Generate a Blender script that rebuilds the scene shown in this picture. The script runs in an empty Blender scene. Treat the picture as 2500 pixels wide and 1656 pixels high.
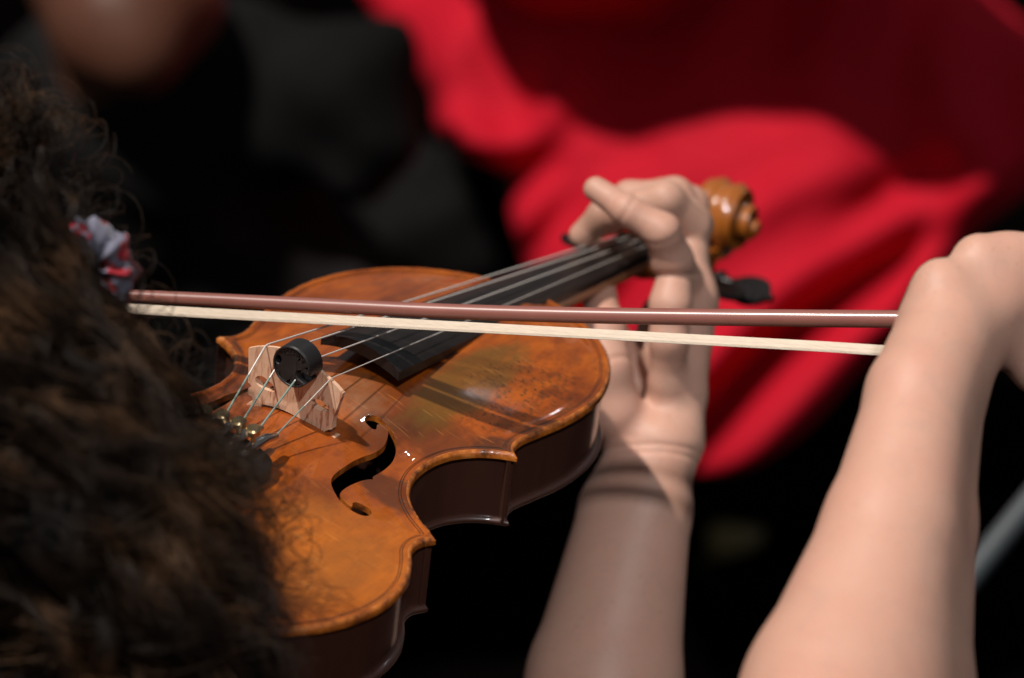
import bpy, bmesh, math, random
import numpy as np
from mathutils import Matrix, Vector
from mathutils.geometry import delaunay_2d_cdt

random.seed(7)
rng = np.random.default_rng(7)
scene = bpy.context.scene
COL = scene.collection

# ---------------------------------------------------------------- camera
PITCH = math.radians(27.0)
CAM = np.array([0.0, 0.0, 1.85])
CX = np.array([1.0, 0.0, 0.0])                                   # right
CY = np.array([0.0, -math.sin(PITCH), -math.cos(PITCH)])         # down
CZ = np.array([0.0, math.cos(PITCH), -math.sin(PITCH)])          # forward
C2W = np.stack([CX, CY, CZ], 1)
FPX = 8258.0


def place(x, y, z):
    """metres right / down / ahead of the photographer's eye -> world"""
    return CAM + C2W @ np.array([x, y, z])


def at(x, y, d):
    """sight line (in 2367x1568 print units) at d metres -> world"""
    return place((x * 1.05619 - 1250) / FPX * d, (y * 1.05619 - 828) / FPX * d, d)


cam_data = bpy.data.cameras.new('camera')
cam = bpy.data.objects.new('camera', cam_data)
COL.objects.link(cam)
cam.matrix_world = Matrix(np.block([[np.stack([CX, -CY, -CZ], 1), CAM[:, None]], [np.zeros((1, 3)), np.ones((1, 1))]]).tolist())
cam_data.sensor_width = 36.0
cam_data.lens = FPX / 2500 * 36.0
cam_data.clip_start = 0.05
cam_data.clip_end = 200
cam_data.dof.use_dof = True
cam_data.dof.focus_distance = 1.475
cam_data.dof.aperture_fstop = 5.8
scene.camera = cam

# ---------------------------------------------------------------- light
world = bpy.data.worlds.new('World')
scene.world = world
world.use_nodes = True
bg = world.node_tree.nodes['Background']
bg.inputs[0].default_value = (0.93, 0.96, 1.0, 1)
bg.inputs[1].default_value = 0.12

TARGET = place(-0.06, 0.03, 1.50)


def lamp(name, direction, dist, power, radius, color, spot=None, blend=0.3, target=None):
    L = bpy.data.lights.new(name, 'SPOT' if spot else 'POINT')
    L.energy = power
    L.color = color
    L.shadow_soft_size = radius
    if spot:
        L.spot_size = math.radians(spot)
        L.spot_blend = blend
    o = bpy.data.objects.new(name, L)
    COL.objects.link(o)
    d = C2W @ (np.array(direction) / np.linalg.norm(direction))
    pos = (TARGET if target is None else target) + d * dist
    o.location = pos
    o.rotation_euler = Vector((-d).tolist()).to_track_quat('-Z', 'Y').to_euler()
    return o


lamp('key_lamp', (-0.34, -0.78, -0.53), 7.0, 2450, 0.10, (1.0, 0.93, 0.85), spot=50)
lamp('back_lamp', (0.36, -0.87, 0.32), 4.5, 8, 0.018, (0.86, 0.92, 1.0), spot=60)

lamp('front_lamp', (0.10, -0.35, -0.93), 6.0, 680, 0.12, (0.95, 0.97, 1.0), spot=6.0, blend=0.7, target=place(0.08, 0.13, 1.68))

scene.view_settings.view_transform = 'Standard'
scene.view_settings.look = 'None'
scene.view_settings.exposure = 0
scene.view_settings.gamma = 1
scene.render.engine = 'CYCLES'
scene.cycles.use_denoising = True
scene.cycles.max_bounces = 8
scene.cycles.sample_clamp_indirect = 4

# ---------------------------------------------------------------- helpers


def link(name, me, mat=None, parent=None, smooth=None):
    o = bpy.data.objects.new(name, me)
    COL.objects.link(o)
    if mat is not None and len(me.materials) == 0:
        me.materials.append(mat)
    if parent is not None:
        o.parent = parent
    if smooth is not None:
        me.polygons.foreach_set('use_smooth', [True] * len(me.polygons))
        me.set_sharp_from_angle(angle=math.radians(smooth))
    return o


def mesh(name, v, f, mat=None, parent=None, smooth=None):
    me = bpy.data.meshes.new(name)
    v = np.asarray(v, float)
    me.from_pydata(v.tolist(), [], [tuple(int(i) for i in q) for q in f])
    me.update()
    return link(name, me, mat, parent, smooth)


def fix_normals(o):
    bm = bmesh.new()
    bm.from_mesh(o.data)
    bmesh.ops.recalc_face_normals(bm, faces=bm.faces)
    bm.to_mesh(o.data)
    bm.free()
    return o


def tag(o, label=None, cat=None, kind=None, group=None):
    if label: o['label'] = label
    if cat: o['category'] = cat
    if kind: o['kind'] = kind
    if group: o['group'] = group
    return o


def empty(name, matrix=None):
    o = bpy.data.objects.new(name, None)
    COL.objects.link(o)
    o.empty_display_size = 0.05
    if matrix is not None:
        o.matrix_world = matrix
    return o


def cr(pts, n=24):
    """centripetal Catmull-Rom through pts"""
    P = np.array(pts, float)
    out = []
    for i in range(len(P) - 1):
        p1, p2 = P[i], P[i + 1]
        p0 = P[i - 1] if i > 0 else 2 * p1 - p2
        p3 = P[i + 2] if i + 2 < len(P) else 2 * p2 - p1
        t = [0.0]
        for a, b in ((p0, p1), (p1, p2), (p2, p3)):
            t.append(t[-1] + math.sqrt(np.linalg.norm(b - a)) + 1e-9)
        for u in np.linspace(t[1], t[2], n, endpoint=False):
            A1 = (t[1] - u) / (t[1] - t[0]) * p0 + (u - t[0]) / (t[1] - t[0]) * p1
            A2 = (t[2] - u) / (t[2] - t[1]) * p1 + (u - t[1]) / (t[2] - t[1]) * p2
            A3 = (t[3] - u) / (t[3] - t[2]) * p2 + (u - t[2]) / (t[3] - t[2]) * p3
            B1 = (t[2] - u) / (t[2] - t[0]) * A1 + (u - t[0]) / (t[2] - t[0]) * A2
            B2 = (t[3] - u) / (t[3] - t[1]) * A2 + (u - t[1]) / (t[3] - t[1]) * A3
            out.append((t[2] - u) / (t[2] - t[1]) * B1 + (u - t[1]) / (t[2] - t[1]) * B2)
    out.append(P[-1])
    return np.array(out)


def inside(poly, p):
    x, y = p[:, 0], p[:, 1]
    r = np.zeros(len(p), bool)
    a = np.asarray(poly)
    b = np.roll(a, -1, 0)
    for (x1, y1), (x2, y2) in zip(a, b):
        if y1 == y2: continue
        c = ((y1 > y) != (y2 > y)) & (x < (x2 - x1) * (y - y1) / (y2 - y1) + x1)
        r ^= c
    return r


def seg_dist(poly, p, closed=True):
    """distance from points to polyline"""
    a = np.asarray(poly)
    b = np.roll(a, -1, 0)
    if not closed: a, b = a[:-1], a[1:]
    out = np.full(len(p), 1e9)
    for i in range(0, len(a), 64):
        A = a[i:i + 64][None]; Bv = b[i:i + 64][None] - A
        q = p[:, None] - A
        t = np.clip((q * Bv).sum(2) / ((Bv ** 2).sum(2) + 1e-12), 0, 1)
        d = np.sqrt(((q - t[..., None] * Bv) ** 2).sum(2)).min(1)
        out = np.minimum(out, d)
    return out


def region(outer, holes=(), extra=None):
    """triangulate an area with holes; returns 2-d verts, tris, boundary edges"""
    loops = [np.asarray(outer)] + [np.asarray(h) for h in holes]
    V, E_ = [], []
    for L in loops:
        b = len(V)
        V += [tuple(p) for p in L]
        E_ += [(b + i, b + (i + 1) % len(L)) for i in range(len(L))]
    if extra is not None: V += [tuple(p) for p in extra]
    r = delaunay_2d_cdt([Vector(v) for v in V], E_, [], 0, 1e-7)
    v2 = np.array([(p.x, p.y) for p in r[0]])
    tr = np.array([f for f in r[2]])
    c = v2[tr].mean(1)
    keep = inside(loops[0], c)
    for h in loops[1:]: keep &= ~inside(h, c)
    tr = tr[keep]
    A = v2[tr]
    area = (A[:, 1, 0] - A[:, 0, 0]) * (A[:, 2, 1] - A[:, 0, 1]) - (A[:, 1, 1] - A[:, 0, 1]) * (A[:, 2, 0] - A[:, 0, 0])
    tr[area < 0] = tr[area < 0][:, ::-1]
    tr = tr[np.abs(area) > 1e-14]
    cnt = {}
    for f in tr:
        for i in range(3):
            e = (int(f[i]), int(f[(i + 1) % 3]))
            cnt[e] = 1
    bd = [e for e in cnt if (e[1], e[0]) not in cnt]
    return v2, tr, bd


def solid(name, v2, tr, bd, front, back, mat, parent, smooth=35):
    """front/back: functions (n,2)->(n,3)"""
    n = len(v2)
    V = np.vstack([front(v2), back(v2)])
    F = [tuple(f) for f in tr] + [tuple(f[::-1] + n) for f in tr] + [(b, a, a + n, b + n) for a, b in bd]
    o = mesh(name, V, F, mat, parent)
    fix_normals(o)
    o.data.polygons.foreach_set('use_smooth', [True] * len(o.data.polygons))
    o.data.set_sharp_from_angle(angle=math.radians(smooth))
    return o


def frames(P):
    P = np.asarray(P, float)
    T = np.gradient(P, axis=0)
    T /= np.linalg.norm(T, axis=1)[:, None] + 1e-12
    N = np.zeros_like(P)
    r = np.array([0, 0, 1.0]) if abs(T[0][2]) < .9 else np.array([1.0, 0, 0])
    n = r - T[0] * (r @ T[0]); n /= np.linalg.norm(n)
    for i in range(len(P)):
        n = n - T[i] * (n @ T[i]); n /= np.linalg.norm(n) + 1e-12
        N[i] = n
    return T, N, np.cross(T, N)


def tube_data(P, r, k=10, caps=True):
    P = np.asarray(P, float)
    r = np.broadcast_to(np.asarray(r, float), (len(P),))
    T, N, B = frames(P)
    a = np.linspace(0, 2 * math.pi, k, endpoint=False)
    V = P[:, None] + r[:, None, None] * (np.cos(a)[None, :, None] * N[:, None] + np.sin(a)[None, :, None] * B[:, None])
    V = V.reshape(-1, 3)
    F = []
    for i in range(len(P) - 1):
        for j in range(k):
            F.append((i * k + j, i * k + (j + 1) % k, (i + 1) * k + (j + 1) % k, (i + 1) * k + j))
    if caps:
        F.append(tuple(range(k))[::-1]); F.append(tuple((len(P) - 1) * k + j for j in range(k)))
    return V, F


def tube(name, P, r, mat, parent=None, k=10, smooth=50):
    V, F = tube_data(P, r, k)
    return mesh(name, V, F, mat, parent, smooth)


def lathe(name, axis_o, axis_d, prof, mat, parent, k=20, smooth=40):
    """prof: list of (along, radius)"""
    d = np.array(axis_d, float); d /= np.linalg.norm(d)
    P = np.array([np.array(axis_o) + d * s for s, _ in prof])
    r0 = np.array([0, 0, 1.0]) if abs(d[2]) < .9 else np.array([1.0, 0, 0])
    n = r0 - d * (r0 @ d); n /= np.linalg.norm(n); b = np.cross(d, n)
    a = np.linspace(0, 2 * math.pi, k, endpoint=False)
    V = np.vstack([p + r * (np.cos(a)[:, None] * n + np.sin(a)[:, None] * b) for p, (_, r) in zip(P, prof)])
    F = []
    for i in range(len(P) - 1):
        for j in range(k):
            F.append((i * k + j, i * k + (j + 1) % k, (i + 1) * k + (j + 1) % k, (i + 1) * k + j))
    F.append(tuple(range(k))[::-1]); F.append(tuple((len(P) - 1) * k + j for j in range(k)))
    return mesh(name, V, F, mat, parent, smooth)


# ---- implicit surfaces (bodies, cloth)


def surface_nets(fun, lo, hi, h):
    lo = np.array(lo); hi = np.array(hi)
    nb = (np.ceil((hi - lo) / h).astype(int) + 8) // 8
    n = nb * 8
    bi = np.stack(np.meshgrid(*[np.arange(q) for q in nb], indexing='ij'), -1).reshape(-1, 3)
    dc = fun((lo + h * (bi * 8 + 3.5)).astype(np.float32))
    D6 = np.where(dc < 0, -1, 1).astype(np.float32)[:, None].repeat(512, 1)
    act_b = np.where(np.abs(dc) < h * 10.5)[0]
    o8 = np.stack(np.meshgrid(*[np.arange(8)] * 3, indexing='ij'), -1).reshape(-1, 3)
    for c0 in range(0, len(act_b), 500):
        ab = act_b[c0:c0 + 500]
        pts = (lo + h * (bi[ab][:, None] * 8 + o8[None])).astype(np.float32).reshape(-1, 3)
        D6[ab] = fun(pts).reshape(-1, 512)
    D = D6.reshape(*nb, 8, 8, 8).transpose(0, 3, 1, 4, 2, 5).reshape(*n)
    S = D < 0
    num = np.zeros(tuple(n - 1), np.float32); acc = np.zeros(tuple(n - 1) + (3,), np.float32)
    sl = lambda o: tuple(slice(o[i], n[i] - 1 + o[i]) for i in range(3))
    cs = [(i, j, k) for i in (0, 1) for j in (0, 1) for k in (0, 1)]
    for a in cs:
        for d in range(3):
            if a[d]: continue
            b = list(a); b[d] = 1
            da, db = D[sl(a)], D[sl(b)]
            m = (da < 0) != (db < 0)
            t = np.where(m, da / np.where(m, da - db, 1), 0)
            num += m
            for q in range(3):
                acc[..., q] += np.where(m, a[q] + (t if q == d else 0), 0)
    act = num > 0
    idx = -np.ones(tuple(n - 1), np.int64)
    idx[act] = np.arange(act.sum())
    base = np.argwhere(act)
    V = lo + h * (base + acc[act] / num[act][:, None])
    F = []
    for d in range(3):
        u, w = (d + 1) % 3, (d + 2) % 3
        s0 = [slice(1, n[i] - 1) for i in range(3)]; s0[d] = slice(0, n[d] - 1)
        s1 = list(s0); s1[d] = slice(1, n[d])
        A, B_ = S[tuple(s0)], S[tuple(s1)]
        for flip, m in ((False, A & ~B_), (True, ~A & B_)):
            p = np.argwhere(m)
            if not len(p): continue
            p = p + [0 if i == d else 1 for i in range(3)]
            du = np.zeros(3, int); du[u] = 1; dw = np.zeros(3, int); dw[w] = 1
            q = [p - du - dw, p - dw, p, p - du]
            ids = np.stack([idx[tuple(x.T)] for x in q], 1)
            F.append(ids[:, ::-1] if flip else ids)
    F = np.vstack(F)
    return V, F[(F >= 0).all(1)]


def cone_sdf(p, a, b, ra, rb):
    a = np.asarray(a, np.float32); b = np.asarray(b, np.float32)
    ab = b - a
    t = np.clip(((p - a) @ ab) / (float(ab @ ab) + 1e-12), 0, 1)
    q = p - a - t[:, None] * ab
    return np.sqrt((q * q).sum(1)) - (ra + (rb - ra) * t)


def smin(a, b, k):
    h = np.clip(.5 + .5 * (b - a) / k, 0, 1)
    return b + (a - b) * h - k * h * (1 - h)


def blob(chains, k_in):
    """chains: list of (points, radii, k) -> sdf; each chain is a tapered limb"""
    def f(p):
        d = None
        for pts, rad, k in chains:
            c = None
            if len(pts) == 1:
                c = np.sqrt(((p - np.asarray(pts[0], np.float32)) ** 2).sum(1)) - rad[0]
            for i in range(len(pts) - 1):
                e = cone_sdf(p, pts[i], pts[i + 1], rad[i], rad[i + 1])
                c = e if c is None else smin(c, e, k_in)
            d = c if d is None else smin(d, c, k)
        return d
    return f


def bounds(chains, pad):
    P = np.vstack([np.array(c[0]) for c in chains])
    r = max(max(c[1]) for c in chains)
    return P.min(0) - r - pad, P.max(0) + r + pad


# ---------------------------------------------------------------- materials


def mat(name, color=(.5, .5, .5), rough=.5, **kw):
    m = bpy.data.materials.new(name)
    m.use_nodes = True
    b = m.node_tree.nodes['Principled BSDF']
    b.inputs['Base Color'].default_value = (*color, 1)
    b.inputs['Roughness'].default_value = rough
    for k, v in kw.items():
        b.inputs[k.replace('_', ' ')].default_value = v
    return m


class NT:
    def __init__(s, m):
        s.t = m.node_tree; s.n = s.t.nodes; s.bsdf = s.n['Principled BSDF']
    def add(s, typ, **kw):
        x = s.n.new(typ)
        for k, v in kw.items():
            if k.startswith('_'): setattr(x, k[1:], v)
            else: x.inputs[k].default_value = v
        return x
    def link(s, a, b): s.t.links.new(a, b)
    def coord(s, scale=(1, 1, 1), loc=(0, 0, 0), rot=(0, 0, 0)):
        c = s.n.new('ShaderNodeTexCoord'); mp = s.n.new('ShaderNodeMapping')
        mp.inputs['Scale'].default_value = scale; mp.inputs['Location'].default_value = loc; mp.inputs['Rotation'].default_value = rot
        s.link(c.outputs['Object'], mp.inputs['Vector']); return mp.outputs['Vector']
    def noise(s, vec, scale, detail=4, rough=.55, dist=0.0):
        x = s.add('ShaderNodeTexNoise', Scale=scale, Detail=detail, Roughness=rough, Distortion=dist)
        s.link(vec, x.inputs['Vector']); return x.outputs['Fac']
    def ramp(s, fac, stops, interp='LINEAR'):
        r = s.n.new('ShaderNodeValToRGB'); r.color_ramp.interpolation = interp
        e = r.color_ramp.elements
        while len(e) < len(stops): e.new(.5)
        for i, (p, c) in enumerate(stops):
            e[i].position = p; e[i].color = (*c, 1) if len(c) == 3 else c
        s.link(fac, r.inputs['Fac']); return r.outputs['Color']
    def mix(s, fac, a, b, mode='MIX'):
        x = s.n.new('ShaderNodeMix'); x.data_type = 'RGBA'; x.blend_type = mode
        for sock, v in ((x.inputs[0], fac), (x.inputs[6], a), (x.inputs[7], b)):
            if hasattr(v, 'links'): s.link(v, sock)
            else: sock.default_value = v if not isinstance(v, tuple) else (*v, 1)[:4]
        return x.outputs[2]
    def math(s, op, a, b=0.0):
        x = s.n.new('ShaderNodeMath'); x.operation = op
        for sock, v in ((x.inputs[0], a), (x.inputs[1], b)):
            if hasattr(v, 'links'): s.link(v, sock)
            else: sock.default_value = v
        return x.outputs[0]
    def bump(s, h, strength, dist):
        b = s.add('ShaderNodeBump', Strength=strength, Distance=dist)
        s.link(h, b.inputs['Height']); s.link(b.outputs['Normal'], s.bsdf.inputs['Normal']); return b.outputs['Normal']


def patch(t, x, y, rx, ry, soft=.5):
    """soft oval mask on the plate, in metres of the violin's own axes"""
    v = t.coord(scale=(1 / rx, 1 / ry, 0), loc=(-x / rx, -y / ry, 0))
    w = t.add('ShaderNodeTexNoise', Scale=2.2, Detail=3.0)
    t.link(v, w.inputs['Vector'])
    l = t.add('ShaderNodeVectorMath', _operation='LENGTH'); t.link(v, l.inputs[0])
    s = t.math('ADD', l.outputs['Value'], t.math('MULTIPLY', t.math('SUBTRACT', w.outputs['Fac'], .5), 1.0))
    m = t.add('ShaderNodeMapRange', _interpolation_type='SMOOTHSTEP')
    m.inputs['From Min'].default_value = 1 + soft / 2; m.inputs['From Max'].default_value = 1 - soft / 2
    t.link(s, m.inputs['Value']); return m.outputs['Result']


def make_varnish():
    m = mat('old_orange_varnish', rough=.42, Coat_Weight=1.0, Coat_Roughness=.045, Coat_IOR=1.5, Specular_IOR_Level=.08)
    t = NT(m)
    v = t.coord()
    base = t.ramp(t.noise(t.coord(scale=(16, 34, 20)), 1.0, 5, .6, .4), [(.28, (.11, .020, .002)), (.43, (.27, .051, .002)), (.58, (.40, .086, .003)), (.76, (.49, .122, .005))])
    mid = t.ramp(t.noise(t.coord(scale=(60, 150, 60)), 1.0, 5, .7, .5), [(.36, (1, 1, 1)), (.52, (0, 0, 0))])
    base = t.mix(t.math('MULTIPLY', mid, .6), base, (.13, .026, .003))
    # spruce grain, lengthwise
    g = t.noise(t.coord(scale=(9, 620, 9)), 1.0, 2, .5)
    base = t.mix(t.math('MULTIPLY', t.math('SUBTRACT', .66, g), .9), base, (.16, .035, .006))
    # redder middle between the f-holes and along the treble waist
    base = t.mix(t.math('MULTIPLY', patch(t, .170, -.040, .055, .055, .9), .55), base, (.25, .055, .014))
    # brown patches: shadow painted in across f-hole and upper corner, plus dark worn varnish
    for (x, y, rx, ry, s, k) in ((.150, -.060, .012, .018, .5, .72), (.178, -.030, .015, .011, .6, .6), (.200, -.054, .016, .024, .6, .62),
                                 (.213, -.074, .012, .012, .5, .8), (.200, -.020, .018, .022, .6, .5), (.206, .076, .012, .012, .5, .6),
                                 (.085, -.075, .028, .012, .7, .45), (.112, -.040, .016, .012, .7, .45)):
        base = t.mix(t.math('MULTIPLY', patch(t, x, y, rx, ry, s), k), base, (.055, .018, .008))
    # olive strip beside the fingerboard
    base = t.mix(t.math('MULTIPLY', patch(t, .245, -.036, .046, .013, .6), .75), base, (.12, .062, .010))
    # paler worn belly
    base = t.mix(t.math('MULTIPLY', patch(t, .085, -.070, .042, .034, .9), .35), base, (.55, .18, .025))
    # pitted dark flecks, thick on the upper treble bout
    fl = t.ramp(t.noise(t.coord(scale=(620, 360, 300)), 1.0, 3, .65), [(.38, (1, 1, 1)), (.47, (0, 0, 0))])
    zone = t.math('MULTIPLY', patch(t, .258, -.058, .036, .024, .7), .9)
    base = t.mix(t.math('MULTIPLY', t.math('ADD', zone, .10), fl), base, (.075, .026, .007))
    sc = t.ramp(t.noise(t.coord(scale=(1400, 60, 100), rot=(0, 0, .5)), 1.0, 1, .3), [(.70, (0, 0, 0)), (.76, (1, 1, 1))])
    base = t.mix(t.math('MULTIPLY', sc, .35), base, (.60, .24, .06))
    dust = t.math('MULTIPLY', patch(t, .186, 0, .022, .024, .8), t.noise(v, 130, 4, .6))
    base = t.mix(t.math('MULTIPLY', dust, .28), base, (.55, .36, .22))
    t.link(base, t.bsdf.inputs['Base Color'])
    t.link(t.mix(zone, (.03, .03, .03), (.10, .10, .10)), t.bsdf.inputs['Coat Roughness'])
    h = t.math('ADD', t.math('MULTIPLY', g, .3), t.math('MULTIPLY', t.noise(v, 240, 3, .5), .5))
    t.bump(h, .16, .0004)
    nb = t.add('ShaderNodeBump', Strength=.07, Distance=.001)
    t.link(t.noise(v, 70, 2, .5), nb.inputs['Height']); t.link(nb.outputs['Normal'], t.bsdf.inputs['Coat Normal'])
    return m


def make_edge():
    m = mat('worn_edge_varnish', rough=.4, Coat_Weight=.8, Coat_Roughness=.08)
    t = NT(m)
    v = t.coord()
    t.link(t.ramp(t.noise(v, 120, 5, .75), [(.34, (.035, .012, .005)), (.45, (.24, .060, .008)), (.60, (.46, .13, .014)), (.78, (.55, .24, .08))]), t.bsdf.inputs['Base Color'])
    t.bump(t.noise(v, 300, 3, .5), .2, .0004)
    return m


def make_maple(name, c0, c1, coat=.9, figure=.5):
    m = mat(name, rough=.4, Coat_Weight=coat, Coat_Roughness=.08)
    t = NT(m)
    f = t.noise(t.coord(scale=(150, 40, 9)), 1.0, 3, .5, .8)
    n = t.noise(t.coord(), 60, 4)
    c = t.mix(t.math('MULTIPLY', f, figure), c0, c1)
    c = t.mix(t.math('MULTIPLY', n, .4), c, tuple(x * .45 for x in c0))
    t.link(c, t.bsdf.inputs['Base Color'])
    t.bump(t.noise(t.coord(), 200, 3), .08, .0004)
    return m


def make_bridge_wood():
    m = mat('pale_maple', rough=.55, Specular_IOR_Level=.3)
    t = NT(m)
    n = t.noise(t.coord(scale=(300, 60, 520)), 1.0, 2, .4)
    v = t.coord(scale=(1, 620, 110))
    fl = t.ramp(t.noise(v, 1.0, 1.5, .5, .6), [(.33, (.40, .16, .09)), (.42, (.70, .43, .28)), (.6, (.76, .50, .34))])
    c = t.mix(t.math('MULTIPLY', n, .35), fl, (.52, .27, .16))
    t.link(c, t.bsdf.inputs['Base Color'])
    t.bump(n, .1, .0003)
    return m


def make_ebony(name='ebony', c=(.012, .010, .010), rough=.38):
    m = mat(name, c, rough)
    t = NT(m)
    n = t.noise(t.coord(scale=(40, 600, 600)), 1.0, 3, .5)
    t.link(t.mix(n, c, tuple(x * 2.4 for x in c)), t.bsdf.inputs['Base Color'])
    r = t.math('ADD', t.math('MULTIPLY', t.noise(t.coord(), 120, 3), .25), rough - .12)
    t.link(r, t.bsdf.inputs['Roughness'])
    t.bump(n, .08, .0003)
    return m


def make_skin(name, c, sss=.25):
    m = mat(name, c, .5, Subsurface_Weight=sss, Subsurface_Scale=.006, Specular_IOR_Level=.35)
    m.node_tree.nodes['Principled BSDF'].inputs['Subsurface Radius'].default_value = (1.0, .32, .16)
    t = NT(m)
    v = t.coord()
    n = t.noise(v, 55, 5, .7)
    red = t.ramp(t.noise(v, 22, 3, .6), [(.35, (0, 0, 0)), (.7, (1, 1, 1))])
    col = t.mix(t.math('MULTIPLY', n, .75), c, (c[0] * .86, c[1] * .72, c[2] * .68))
    col = t.mix(t.math('MULTIPLY', red, .35), col, (c[0] * 1.0, c[1] * .76, c[2] * .74))
    vein = t.ramp(t.noise(t.coord(scale=(26, 26, 9)), 1.0, 2, .5, 1.4), [(.47, (0, 0, 0)), (.50, (1, 1, 1)), (.53, (0, 0, 0))])
    col = t.mix(t.math('MULTIPLY', vein, .16), col, (c[0] * .62, c[1] * .72, c[2] * .78))
    spot = t.ramp(t.noise(v, 420, 2, .5), [(.27, (1, 1, 1)), (.33, (0, 0, 0))])
    col = t.mix(t.math('MULTIPLY', spot, .35), col, (c[0] * .6, c[1] * .45, c[2] * .40))
    t.link(col, t.bsdf.inputs['Base Color'])
    t.bump(t.math('ADD', t.noise(v, 900, 2), t.math('MULTIPLY', t.noise(v, 160, 3), .6)), .25, .0006)
    return m


def make_cloth(name, c, rough=.85, sheen=.3, weave=900):
    m = mat(name, c, rough, Sheen_Weight=sheen, Specular_IOR_Level=.2)
    t = NT(m)
    v = t.coord()
    n = t.noise(v, 9, 4)
    t.link(t.mix(n, tuple(x * .75 for x in c), tuple(min(1, x * 1.15) for x in c)), t.bsdf.inputs['Base Color'])
    t.bump(t.noise(v, weave, 2), .2, .0008)
    return m


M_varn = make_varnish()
M_edge = make_edge()
M_rib = make_maple('dark_rib_maple', (.045, .016, .011), (.10, .034, .019), .6, .6)
M_neck = make_maple('neck_maple', (.42, .20, .09), (.52, .28, .14), .25, .4)
M_scroll = make_maple('scroll_maple', (.36, .10, .010), (.52, .15, .015), .9, .4)
M_bridge = make_bridge_wood()
M_ebony = make_ebony('ebony', (.007, .006, .006), .34)
M_ebony.node_tree.nodes['Principled BSDF'].inputs['Specular IOR Level'].default_value = .3
M_fing = make_ebony('fingerboard_ebony', (.008, .0065, .006), .36)
M_fing.node_tree.nodes['Principled BSDF'].inputs['Specular IOR Level'].default_value = .3
M_purf = mat('purfling_black', (.012, .008, .006), .4)
M_rubber = mat('black_rubber', (.014, .013, .013), .42, Specular_IOR_Level=.45)
M_string = mat('wound_string_metal', (.72, .67, .62), .35, Metallic=.35)
M_silk = mat('green_string_silk', (.17, .25, .21), .6)
M_nickel = mat('tuner_nickel', (.60, .56, .52), .22, Metallic=1.0)
M_brass = mat('tuner_screw_brass', (.55, .40, .22), .3, Metallic=1.0)
M_skin = make_skin('fair_skin', (.53, .32, .24))
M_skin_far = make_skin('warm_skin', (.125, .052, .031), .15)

# ---------------------------------------------------------------- ground
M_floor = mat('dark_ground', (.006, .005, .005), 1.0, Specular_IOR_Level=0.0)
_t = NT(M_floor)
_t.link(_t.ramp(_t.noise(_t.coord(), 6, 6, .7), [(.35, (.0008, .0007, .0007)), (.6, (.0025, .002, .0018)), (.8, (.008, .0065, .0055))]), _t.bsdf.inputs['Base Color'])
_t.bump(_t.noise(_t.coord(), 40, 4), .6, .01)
g = np.linspace(-15, 15, 61)
gx, gy = np.meshgrid(g, g + 6, indexing='ij')
gz = .012 * np.sin(gx * 2.1 + 1) * np.cos(gy * 1.7) + rng.normal(0, .002, gx.shape)
V = np.stack([gx, gy, gz], -1).reshape(-1, 3)
F = [(i * 61 + j, (i + 1) * 61 + j, (i + 1) * 61 + j + 1, i * 61 + j + 1) for i in range(60) for j in range(60)]
tag(mesh('ground', V, F, M_floor, smooth=60), 'dark ground lying behind the players', 'ground', 'structure')

# ================================================================ VIOLIN
# the violin's own axes: x towards the scroll, y towards the bass side, z up out of the belly (metres; 0 = bottom edge)
VR = np.array([[0.51820525, -0.84875305, 0.10526902], [-0.35219616, -0.32393913, -0.87807819], [0.7793723, 0.41794939, -0.46679453]])
VT = np.array([-0.178239728, 0.100370007, 1.36456547])
VM = np.eye(4)
VM[:3, :3] = C2W @ VR
VM[:3, 3] = CAM + C2W @ VT


def vio(x, y, z):
    """violin millimetres -> world"""
    return VM[:3, :3] @ (np.array([x, y, z]) * .001) + VM[:3, 3]


violin = empty('violin', Matrix(VM.tolist()))
tag(violin, 'old orange-brown violin held level under the bow', 'violin')

LOW = [(0, 0), (1.2, 20), (5.5, 40), (15, 62), (30, 82), (50, 97), (73, 103.5), (94, 101.5), (108, 95), (118, 89), (125, 88.6), (131.5, 92.0)]
CBO = [(131.5, 92.0), (136, 86), (143, 75.5), (154, 64.5), (168, 57.5), (182, 56), (195, 59), (205, 66), (211, 74), (214.5, 82.0)]
UPP = [(214.5, 82.0), (219.5, 77.5), (227, 76), (240, 78.5), (256, 82), (272, 83.5), (290, 82), (308, 76), (324, 66), (338, 52), (348, 35), (353.5, 20), (356, 0)]
half = np.vstack([cr(LOW, 11)[:-1], cr(CBO, 13)[:-1], cr(UPP, 11)])
OUT = np.vstack([half * [1, -1], (half[1:-1] * [1, 1])[::-1]])          # closed loop, treble side first
W_pts = cr([(-6, 10), (0, 42), (20, 76), (50, 97), (75, 102), (105, 94), (130, 78), (155, 63), (182, 57), (202, 61), (222, 70), (246, 79), (272, 82.5), (300, 77), (325, 63), (345, 42), (356, 22), (362, 5)], 20)


def arch(p, d=None, H0=12.5):
    """height of the carved belly at p (n,2) mm"""
    if d is None: d = seg_dist(OUT, p)
    x, y = p[:, 0], np.abs(p[:, 1])
    w = np.interp(x, W_pts[:, 0], W_pts[:, 1])
    s = np.clip(y / np.maximum(w, 1), 0, 1)
    cross = .5 + .5 * np.cos(math.pi * s ** 1.12)
    tt = np.clip(np.abs(x / 178 - 1), 0, 1)
    H = H0 * (1 - tt ** 2.6) ** .75
    e = np.clip((d - 5) / 17, 0, 1); e = e * e * (3 - 2 * e)
    z = H * cross * (.25 + .75 * e) * np.clip((d - 3) / 6, 0, 1)
    z = z - .75 * np.exp(-((d - 6.0) / 2.4) ** 2)
    return z - 1.5 * np.clip(1 - d / 1.7, 0, 1) ** 2


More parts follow.
